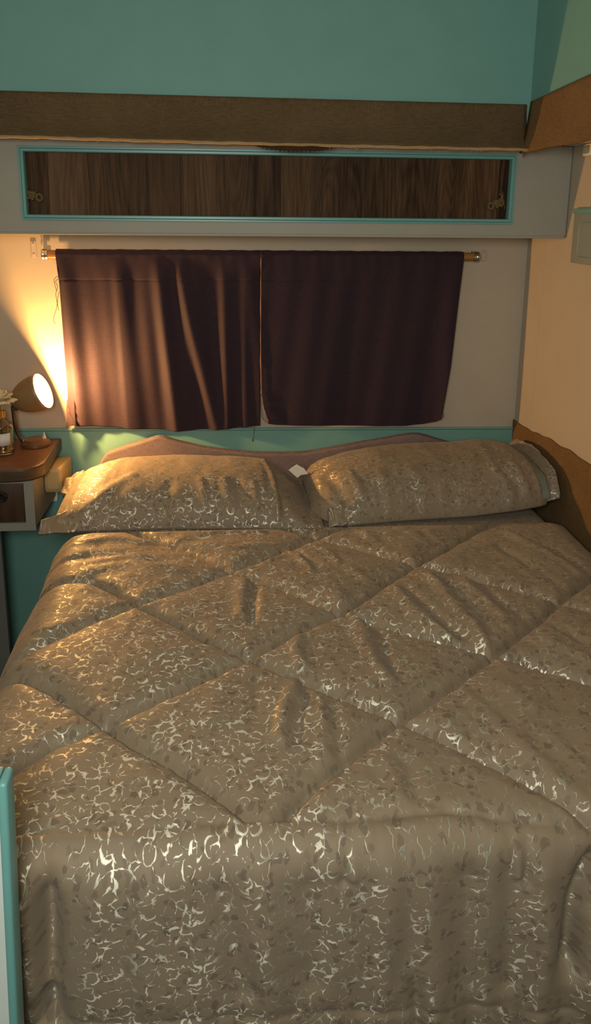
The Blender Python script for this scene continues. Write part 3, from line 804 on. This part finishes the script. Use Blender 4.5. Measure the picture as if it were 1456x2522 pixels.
# ------------------------------------------------------------------ pillows
def pillow(X, Hh, Yf, Dp, Zb, nu=150, nb=90, seed=0, pw=2.6, ex=.55, wr=.0028):
    """stations along X: top height, front line, depth, bottom height."""
    xs = np.linspace(X[0], X[-1], nu)
    us = np.linspace(0, 1, nu)
    P = np.zeros((nu, 2 * nb, 3)); UV = np.zeros((nu, 2 * nb, 2))
    bb = np.sin(np.linspace(-math.pi / 2, math.pi / 2, nb))
    for i, x in enumerate(xs):
        h = float(np.interp(x, X, Hh)); yf = float(np.interp(x, Yf[0], Yf[1])); dp = float(np.interp(x, Dp[0], Dp[1])); zb = float(np.interp(x, Zb[0], Zb[1]))
        prof = (np.clip(1 - np.abs(bb) ** pw, 0, 1)) ** ex
        y = yf + dp * (bb + 1) / 2
        P[i, :nb, 0] = x; P[i, :nb, 1] = y; P[i, :nb, 2] = zb + .006 + h * prof
        P[i, nb:, 0] = x; P[i, nb:, 1] = y[::-1]; P[i, nb:, 2] = zb - .002 * prof[::-1]
        arc = np.concatenate([[0], np.cumsum(np.hypot(np.diff(y), np.diff(h * prof)))])
        UV[i, :nb, 0] = x; UV[i, :nb, 1] = arc
        UV[i, nb:, 0] = x; UV[i, nb:, 1] = arc[-1] + (y[-1] - y[::-1])
    gx = P[..., 0]; gv = UV[..., 1]
    d = wr * (fbm(gx * 16 + seed, gv * 6 + seed, 3 + seed, 3)) + wr * .5 * fbm(gx * 40, gv * 25, 13 + seed, 2)
    topm = np.zeros(2 * nb); topm[:nb] = np.clip((1 - np.abs(bb)) * 4, 0, 1)
    endm = np.clip(np.minimum(us, 1 - us) * 18, 0.1, 1)
    return xs, bb, P, UV, d * topm[None, :] * endm[:, None]

def pillow_mesh(name, P, UV, D, mat, parent):
    nu, nv, _ = P.shape
    du = np.gradient(P, axis=0); dv = np.gradient(P, axis=1)
    N = np.cross(du, dv); N /= np.linalg.norm(N, axis=2, keepdims=True) + 1e-9
    if N[nu // 2, nv // 4, 2] < 0: N = -N
    V = P + N * D[..., None]
    F = []
    for i in range(nu - 1):
        for j in range(nv):
            F.append([i * nv + j, (i + 1) * nv + j, (i + 1) * nv + (j + 1) % nv, i * nv + (j + 1) % nv])
    F.append([j for j in range(nv)]); F.append([(nu - 1) * nv + j for j in range(nv)][::-1])
    return obj(name, (V.reshape(-1, 3), F), mat, parent, True, UV.reshape(-1, 2))

def ridge(P, D, pts, w, a):
    d, _ = dist_poly(P[..., 0], P[..., 1], pts)
    nb = P.shape[1] // 2
    m = np.zeros(P.shape[1]); m[:nb] = 1
    return D + a * np.exp(-(d / w) ** 2) * m[None, :]

pl = empty('pillow', (-.14, 2.6, .89))
tag(pl, 'taupe satin patterned pillow beside the lamp, its top glowing orange', 'pillow', 'pair of satin pillows')
XA = [-.572, -.560, -.540, -.512, -.475, -.44, -.39, -.32, -.167, .046, .11, .15, .185, .22, .26, .30]
HA = [.022, .050, .074, .092, .107, .119, .130, .138, .141, .136, .128, .112, .086, .054, .022, .008]
xs, bb, P, UV, D = pillow(XA, HA, ([-.58, -.5, -.2, .1, .3], [2.345, 2.350, 2.355, 2.332, 2.316]), ([-.58, -.4, .1, .3], [.48, .50, .50, .40]), ([-.58, .3], [.886, .886]), seed=2)
for pts, w, a in [([(.118, 2.66), (.140, 2.52), (.150, 2.40), (.152, 2.345)], .010, .010), ([(.165, 2.55), (.172, 2.42), (.176, 2.35)], .016, -.010), ([(.075, 2.44), (.085, 2.36)], .012, .007), ([(-.02, 2.46), (-.01, 2.37)], .016, .007), ([(.02, 2.45), (.035, 2.37)], .014, -.007), ([(-.10, 2.46), (-.08, 2.38)], .014, .006), ([(-.2, 2.45), (-.22, 2.37)], .02, -.006), ([(-.33, 2.5), (-.42, 2.42), (-.47, 2.38)], .02, .006)]:
    D = ridge(P, D, pts, w, a)
pillow_mesh('pillow_body', P, UV, D, M['satin'], pl)
# flat ends of the case beyond the filling: front corner, rear corner
def flap(pts4, nu=30, nv=24, amp=.004, seed=1, thick=.008, parent=None, name='flange'):
    a, b, c, d = [np.array(p) for p in pts4]
    P = np.zeros((nu, nv, 3)); U = np.zeros((nu, nv, 2))
    for i in range(nu):
        for j in range(nv):
            u = i / (nu - 1); v = j / (nv - 1)
            p = (a * (1 - u) + b * u) * (1 - v) + (d * (1 - u) + c * u) * v
            w = amp * (math.sin(u * 9 + seed) * math.cos(v * 5 + seed * 2) + .25 * math.sin(u * 14 + v * 8 + seed))
            P[i, j] = p + np.array([0, -w * .5, w]); U[i, j] = (p[0] + seed, p[1] - p[2])
    vs, fs = sheet(P, thick)
    return obj(name, (vs, fs), M['satin'], parent, True, np.vstack([U.reshape(-1, 2)] * 2))
flap([(-.604, 2.322, .892), (-.49, 2.338, .892), (-.49, 2.42, .945), (-.600, 2.350, .924)], seed=1, amp=.002, thick=.012, parent=pl)
flap([(-.600, 2.665, .893), (-.54, 2.64, .905), (-.535, 2.76, .950), (-.597, 2.745, .922)], seed=5, amp=.004, thick=.022, parent=pl)

pr = empty('pillow', (.68, 2.6, .89))
tag(pr, 'taupe satin patterned pillow propped against the right-hand wall', 'pillow', 'pair of satin pillows')
XB = [.268, .280, .30, .33, .37, .43, .52, .70, .90, .98, 1.02, 1.05, 1.066, 1.074]
HB = [.028, .062, .088, .110, .128, .144, .157, .164, .158, .149, .136, .116, .095, .070]
xs, bb, P, UV, D = pillow(XB, HB, ([.268, .30, .36, .6, .96, 1.05, 1.08], [2.420, 2.375, 2.335, 2.357, 2.372, 2.385, 2.40]), ([.268, .30, .36, .9, 1.0, 1.05, 1.08], [.32, .42, .50, .49, .48, .46, .42]), ([.268, .36, .8, .96, 1.08], [.904, .889, .900, .914, .926]), seed=6)
for pts, w, a in [([(.33, 2.5), (.36, 2.42), (.375, 2.35)], .02, -.012), ([(.40, 2.48), (.43, 2.38)], .018, .008), ([(.9, 2.46), (.94, 2.385)], .015, .006), ([(.97, 2.48), (1.0, 2.40)], .013, .007), ([(.93, 2.45), (.97, 2.39)], .012, -.006), ([(1.03, 2.5), (1.045, 2.41)], .012, .007), ([(.62, 2.46), (.64, 2.38)], .02, .005), ([(.75, 2.46), (.74, 2.38)], .02, -.005), ([(.5, 2.46), (.52, 2.37)], .02, .005)]:
    D = ridge(P, D, pts, w, a)
pillow_mesh('pillow_body', P, UV, D, M['satin'], pr)
flap([(.315, 2.316, .893), (.38, 2.335, .894), (.36, 2.385, .945), (.318, 2.37, .935)], seed=8, amp=.003, thick=.012, parent=pr)
# open end of the case: a rim standing round the right end with its lining showing
def rim(x_in, x_out, hs, nb=60, name='case_opening', mat=None, sc=1.0, r0=0.0):
    b = np.sin(np.linspace(-math.pi / 2, math.pi / 2, nb))
    P = np.zeros((10, nb, 3)); U = np.zeros((10, nb, 2))
    for i in range(10):
        u = i / 9
        prof = np.clip(1 - np.abs(b) ** 2.6, 0, 1) ** .55
        h = hs[0] + (hs[1] - hs[0]) * u
        y = 2.40 - .01 * u + (.44 + .05 * u) * (b + 1) / 2
        wv = .0022 * np.sin(b * 9 + u * 2) + .0012 * np.sin(b * 23)
        P[i, :, 0] = x_in + (x_out - x_in) * u * (1 - .35 * (b + 1) / 2) + wv * u
        P[i, :, 1] = y
        P[i, :, 2] = .934 + .016 * u + h * prof + wv * u * .6 + r0
        U[i, :, 0] = x_in + u * .05; U[i, :, 1] = y + P[i, :, 2]
    vs, fs = sheet(P, .005)
    return obj(name, (vs, fs), mat, pr, True, np.vstack([U.reshape(-1, 2)] * 2))
rim(1.072, 1.116, (.078, .108), mat=M['satin'])
rim(1.030, 1.082, (.118, .082), name='case_lining', mat=M['lining'])
# care tag sewn into the seam
g = prism([(.206, .992), (.236, 1.012), (.262, .997), (.276, .976), (.250, .972), (.238, .962)], 'y', 2.612, 2.6145)
ct = obj('care_tag', g, M['paper'], pr); ct['label'] = 'white care tag'

# ------------------------------------------------------------------ bedside cabinet
ns = empty('bedside_cabinet', (-.9, 2.75, 0))
tag(ns, 'small bedside cabinet with chestnut top and dark drawer under the lamp', 'bedside cabinet')
tp = [(-1.148, 2.549), (-.80, 2.549), (-.773, 2.549), (-.735, 2.552), (-.701, 2.558), (-.676, 2.572), (-.656, 2.595), (-.645, 2.63), (-.645, 2.70), (-.648, 2.78), (-.652, 2.84), (-.652, 2.931), (-1.148, 2.931)]
obj('table_top', prism(tp, 'z', .986, 1.031, .004, 3), M['topwood'], ns, 40)
pth = smooth_path([(x, y, 0) for x, y in tp[:-1]], 6)
EB = np.array([[(p.x, p.y, z) for z in (.9865, .993, 1.010, 1.024, 1.0285)] for p in pth])
eo = np.array([Vector((q.y - p.y, p.x - q.x, 0)).normalized() for p, q in zip(pth, pth[1:])] + [Vector((1, 0, 0))])
EB[:, :, :2] += -.0012 * np.sign(eo[0][1] or 1) * -1 * eo[:, None, :2] * np.array([.6, 1, 1, 1, .6])[None, :, None] * (-1 if eo[0][1] < 0 else 1)
obj('edge_band', sheet(EB, .0022), M['bandwood'], ns, True)
obj('carcass', box(-1.148, -.676, 2.580, 2.930, .812, .986), M['board'], ns)
face = join(box(-1.148, -.672, 2.562, 2.580, .806, .8345), box(-.704, -.672, 2.562, 2.580, .8345, .986), box(-1.148, -.704, 2.562, 2.580, .978, .986), box(-1.148, -1.116, 2.562, 2.580, .8345, .978))
obj('face_frame', face, M['board_low'], ns)
dw = obj('drawer_front', box(-1.114, -.706, 2.566, 2.584, .8365, .976, .003), M['drawerwood'], ns, 40)
obj('drawer_knob', lathe([(.007, 0), (.007, .009), (.017, .011), (.0195, .016), (.019, .022), (.015, .026), (.013, .0255), (.010, .022), (.001, .021)], (-.776, 2.566, .936), (0, -1, 0), 28), M['black'], dw, 40)
obj('support_panel', box(-1.148, -.806, 2.60, 2.62, 0, .81), M['darkgrey'], ns)

# beige box and the white plug under it
bx = empty('socket_box', (-.64, 2.8, .88))
tag(bx, 'rounded beige plastic box mounted beside the bedside cabinet under its top', 'socket box')
obj('housing', prism([(2.722, .900), (2.73, .884), (2.90, .876), (2.915, .885), (2.915, .955), (2.90, .967), (2.745, .9785), (2.728, .9735), (2.722, .962)], 'x', -.6745, -.611, .007, 3), M['beige'], bx, 40)
obj('cover_seam', prism([(2.7205, .90), (2.7205, .9625), (2.7225, .9625), (2.7225, .90)], 'x', -.660, -.622), M['beige'], bx)
pg = empty('plug', (-.66, 2.92, .80))
tag(pg, 'small white plug on the turquoise wall below the beige box', 'plug')
obj('plug_body', box(-.700, -.672, 2.900, 2.932, .783, .826, .004), M['white'], pg, 40)
obj('plug_grip', join(box(-.694, -.690, 2.896, 2.901, .788, .82, .001), box(-.683, -.679, 2.896, 2.901, .788, .82, .001)), M['white'], pg)

# ------------------------------------------------------------------ lamp
lp = empty('desk_lamp', (-.727, 2.83, 1.031))
tag(lp, 'lit brown metal reading lamp with dome shade standing on the bedside cabinet', 'lamp')
c = Vector((-.672, 2.79, 1.250)); n = Vector((.922, -.115, .370)).normalized()
BC = (-.722, 2.838, 1.031)
obj('lamp_base', lathe([(.050, .0), (.0525, .002), (.0528, .012), (.0518, .0135), (.042, .0250), (.040, .0256)], BC, (0, 0, 1), 40), M['bronze_base'], lp, 20)
sw = obj('push_switch', lathe([(.0075, 0), (.0075, .004), (.006, .009), (.0062, .011), (.0035, .013), (.003, .018), (.0036, .021), (.002, .0235), (.0004, .024)], (-.692, 2.842, 1.0555), (0, 0, 1), 20), M['ivory'], lp, 40)
sw['label'] = 'ivory push switch'
back = c - n * .118
stem = smooth_path([(-.757, 2.822, 1.046), (-.770, 2.822, 1.060), (-.782, 2.821, 1.085), (-.789, 2.820, 1.120), (-.791, 2.819, 1.158), (-.791, 2.819, 1.186), tuple(c - n * .108 + Vector((-.004, .004, -.022)))], 8)
obj('stem', tube(stem, .0074, 14), M['arm'], lp, True)
obj('stem_collar', tube(stem[:4], .0088, 14), M['arm'], lp, True)
prof_o = [(.0665, 0), (.0668, .012), (.0662, .030), (.0640, .048), (.0595, .066), (.0525, .084), (.0430, .100), (.0310, .111), (.0180, .118), (.006, .121)]
prof_i = [(r - .0018, max(h - .001, 0)) for r, h in prof_o[:-2]]
shell = lathe(prof_o[::-1] + prof_i, c, -n, 56, True, False)
obj('shade', shell, M['bronze'], lp, True)
obj('shade_vent', lathe([(.014, .113), (.016, .119), (.010, .126), (.003, .127)], c, -n, 24), M['bronze'], lp, True)
obj('shade_hinge', lathe([(.009, -.014), (.010, -.012), (.010, .012), (.009, .014)], c - n * .108 + Vector((-.004, .004, -.026)), (0, 1, 0), 20), M['arm'], lp, 40)
obj('bulb', lathe([(.012, .100), (.016, .075), (.030, .050), (.058, .022), (.0615, .012), (.055, .0085), (.035, .006), (.002, .005)], c, -n, 40), M['bulb'], lp, True)

# ------------------------------------------------------------------ scent bottle and flower
bt = empty('scent_bottle', (-.8165, 2.74, 1.031))
tag(bt, 'amber glass scent bottle with pale label at the front of the cabinet top', 'bottle')
bo = (-.8165, 2.742, 1.0312)
gp = [(.004, .0), (.034, .0), (.0388, .003), (.0402, .008), (.0402, .100), (.0385, .107), (.030, .117), (.019, .127), (.0155, .132), (.0155, .148), (.0130, .148), (.0130, .131), (.017, .124), (.028, .114), (.0355, .106), (.0375, .099), (.0375, .012), (.034, .008), (.003, .008)]
obj('glass_body', lathe(gp, bo, (0, 0, 1), 48), M['glass'], bt, 40)
obj('scent_oil', lathe([(.003, .0085), (.0335, .0085), (.037, .0125), (.0371, .094), (.003, .0945)], bo, (0, 0, 1), 48), M['liquid'], bt, 40)
obj('neck_collar', lathe([(.0160, .134), (.0185, .135), (.0188, .160), (.017, .162), (.0158, .162)], bo, (0, 0, 1), 40), M['gold'], bt, 40)
lv, lf = [], []
for i in range(25):
    a = -math.pi / 2 - 1.15 + i / 24 * 2.20
    for z in (.038, .082): lv.append(Vector((bo[0] + .0405 * math.cos(a), bo[1] + .0405 * math.sin(a), bo[2] + z)))
for i in range(24): lf.append([2 * i, 2 * i + 2, 2 * i + 3, 2 * i + 1])
lb = obj('paper_label', (lv, lf), M['label'], bt, True)
md = lb.modifiers.new('t', 'SOLIDIFY'); md.thickness = .0004; md.offset = 1
fl = empty('flower', (-.808, 2.735, 1.19))
tag(fl, 'cream paper rose standing in the scent bottle in front of the lamp shade', 'flower')
obj('stalk', tube([(-.8165, 2.742, 1.06), (-.816, 2.741, 1.15), (-.813, 2.737, 1.225)], .0022, 8), M['rope'], fl, True)
def petal(k, ring, R_, H_, open_):
    nu, nv = 12, 14
    P = np.zeros((nu, nv, 3)); a0 = k
    for i in range(nu):
        v = i / (nu - 1)
        for j in range(nv):
            u = j / (nv - 1) * 2 - 1
            wdt = .75 * math.sin(math.pi * (.15 + .8 * v)) ** .6
            ang = a0 + u * wdt
            r = .004 + R_ * (v ** .75) * (1 - .10 * u * u) + .003 * math.sin(u * 11 + k * 3) * v
            z = H_ * v - open_ * v ** 3 - .004 * u * u * v + .0025 * math.sin(u * 9 + k * 5) * v
            P[i, j] = (-.813 + r * math.cos(ang), 2.736 + r * math.sin(ang), 1.222 + z)
    return sheet(P, .0011)
for ring, (cnt, R_, H_, op) in enumerate([(6, .058, .026, .020), (5, .046, .040, .016), (4, .030, .046, .008), (3, .015, .046, .002)]):
    for k in range(cnt):
        obj('petal', petal(k / cnt * 2 * math.pi + ring * .6, ring, R_, H_, op), M['petal'], fl, True)

# ------------------------------------------------------------------ things on the right-hand wall
sp = empty('control_panel', (XW, 2.43, 1.73))
tag(sp, 'blue-grey wall panel with turquoise top edge on the right-hand wall', 'panel')
obj('panel_body', box(XW - .012, XW - .0002, 2.28, 2.527, 1.732, 1.893, .003), M['greypanel'], sp, 40)
obj('top_edge', box(XW - .015, XW - .0002, 2.276, 2.532, 1.891, 1.907, .002), M['teal_trim'], sp, 40)
ringp = []
ya, yb, za, zb, rr = 2.32, 2.478, 1.752, 1.862, .016
for cx_, cz_, a0 in ((ya + rr, za + rr, math.pi), (yb - rr, za + rr, 1.5 * math.pi), (yb - rr, zb - rr, 0), (ya + rr, zb - rr, .5 * math.pi)):
    for k in range(5):
        a = a0 + k / 4 * math.pi / 2
        ringp.append((XW - .012, cx_ + rr * math.cos(a), cz_ + rr * math.sin(a)))
ringp.append(ringp[0])
obj('raised_border', tube(ringp, .0028, 8), M['greypanel'], sp, True)
hk = empty('cupboard_catch', (XW, 2.505, 2.09))
tag(hk, 'small white catch high on the right-hand wall just under the burlap', 'catch')
obj('catch_plate', box(XW - .010, XW - .0002, 2.455, 2.512, 2.070, 2.108, .005, 3), M['ivory'], hk, 40)
obj('catch_recess', box(XW - .013, XW - .009, 2.462, 2.498, 2.078, 2.101, .004, 3), M['greypanel'], hk, 40)

# ------------------------------------------------------------------ low partition near the foot of the bed
pt = empty('partition', (-.6, .95, 0))
tag(pt, 'low pale partition with turquoise edge strip at the foot of the bed', 'partition')
def lean(g, k=.034):
    return [Vector((v[0] - (.32 - 0) * 0 - (1.12 - v[2]) * k, v[1], v[2])) for v in g[0]], g[1]
obj('board', lean(box(-1.148, -.316, .925, .955, 0, 1.118)), M['palegrey'], pt)
obj('edge_strip', lean(join(box(-.317, -.304, .921, .959, 0, 1.124, .005, 3), box(-1.148, -.317, .921, .959, 1.117, 1.124, .003))), M['teal_trim'], pt, 40)

# ------------------------------------------------------------------ lights
def light(name, typ, loc, energy, color, **kw):
    L = bpy.data.lights.new(name, typ); L.energy = energy; L.color = color
    for k, v in kw.items(): setattr(L, k, v)
    o = bpy.data.objects.new(name, L); o.location = loc; COL.objects.link(o); return o
light('lamp_bulb_light', 'POINT', tuple(c + n * .001), 50.0, (1, .50, .14), shadow_soft_size=.016)
ar = light('fill_light', 'AREA', (-.16, -.10, 1.98), 23.5, (.98, .98, .87), shape='DISK', size=.45)  # fill light added behind and above the camera, source unseen
ar.rotation_euler = (Vector((.2, 2.4, 1.25)) - ar.location).to_track_quat('-Z', 'Y').to_euler()
W = bpy.data.worlds.new('World'); SC.world = W; W.use_nodes = True
W.node_tree.nodes['Background'].inputs[0].default_value = (.80, 1, .92, 1)
W.node_tree.nodes['Background'].inputs[1].default_value = .10

# ------------------------------------------------------------------ camera
f, cx, py = 1900.0, 728.0, 974.0
yaw, pitch, roll = math.radians(5), math.radians(13), .010
fw = Vector((math.sin(yaw) * math.cos(pitch), math.cos(yaw) * math.cos(pitch), -math.sin(pitch)))
r0 = Vector((math.cos(yaw), -math.sin(yaw), 0)); u0 = r0.cross(fw)
Rv = r0 * math.cos(roll) + u0 * math.sin(roll); Uv = u0 * math.cos(roll) - r0 * math.sin(roll)
cam = bpy.data.cameras.new('Camera'); co = bpy.data.objects.new('Camera', cam); COL.objects.link(co)
co.matrix_world = Matrix((( Rv.x, Uv.x, -fw.x, 0), (Rv.y, Uv.y, -fw.y, 0), (Rv.z, Uv.z, -fw.z, 1.87), (0, 0, 0, 1)))
cam.sensor_fit = 'VERTICAL'; cam.sensor_height = 36.0; cam.lens = f / 2522 * 36.0
cam.shift_y = -(1261 - py) / 2522
cam.clip_start = .02
SC.camera = co
SC.view_settings.view_transform = 'Standard'; SC.view_settings.look = 'None'
SC.view_settings.gamma = 1; SC.view_settings.exposure = 0.0
SC.view_settings.use_curve_mapping = False
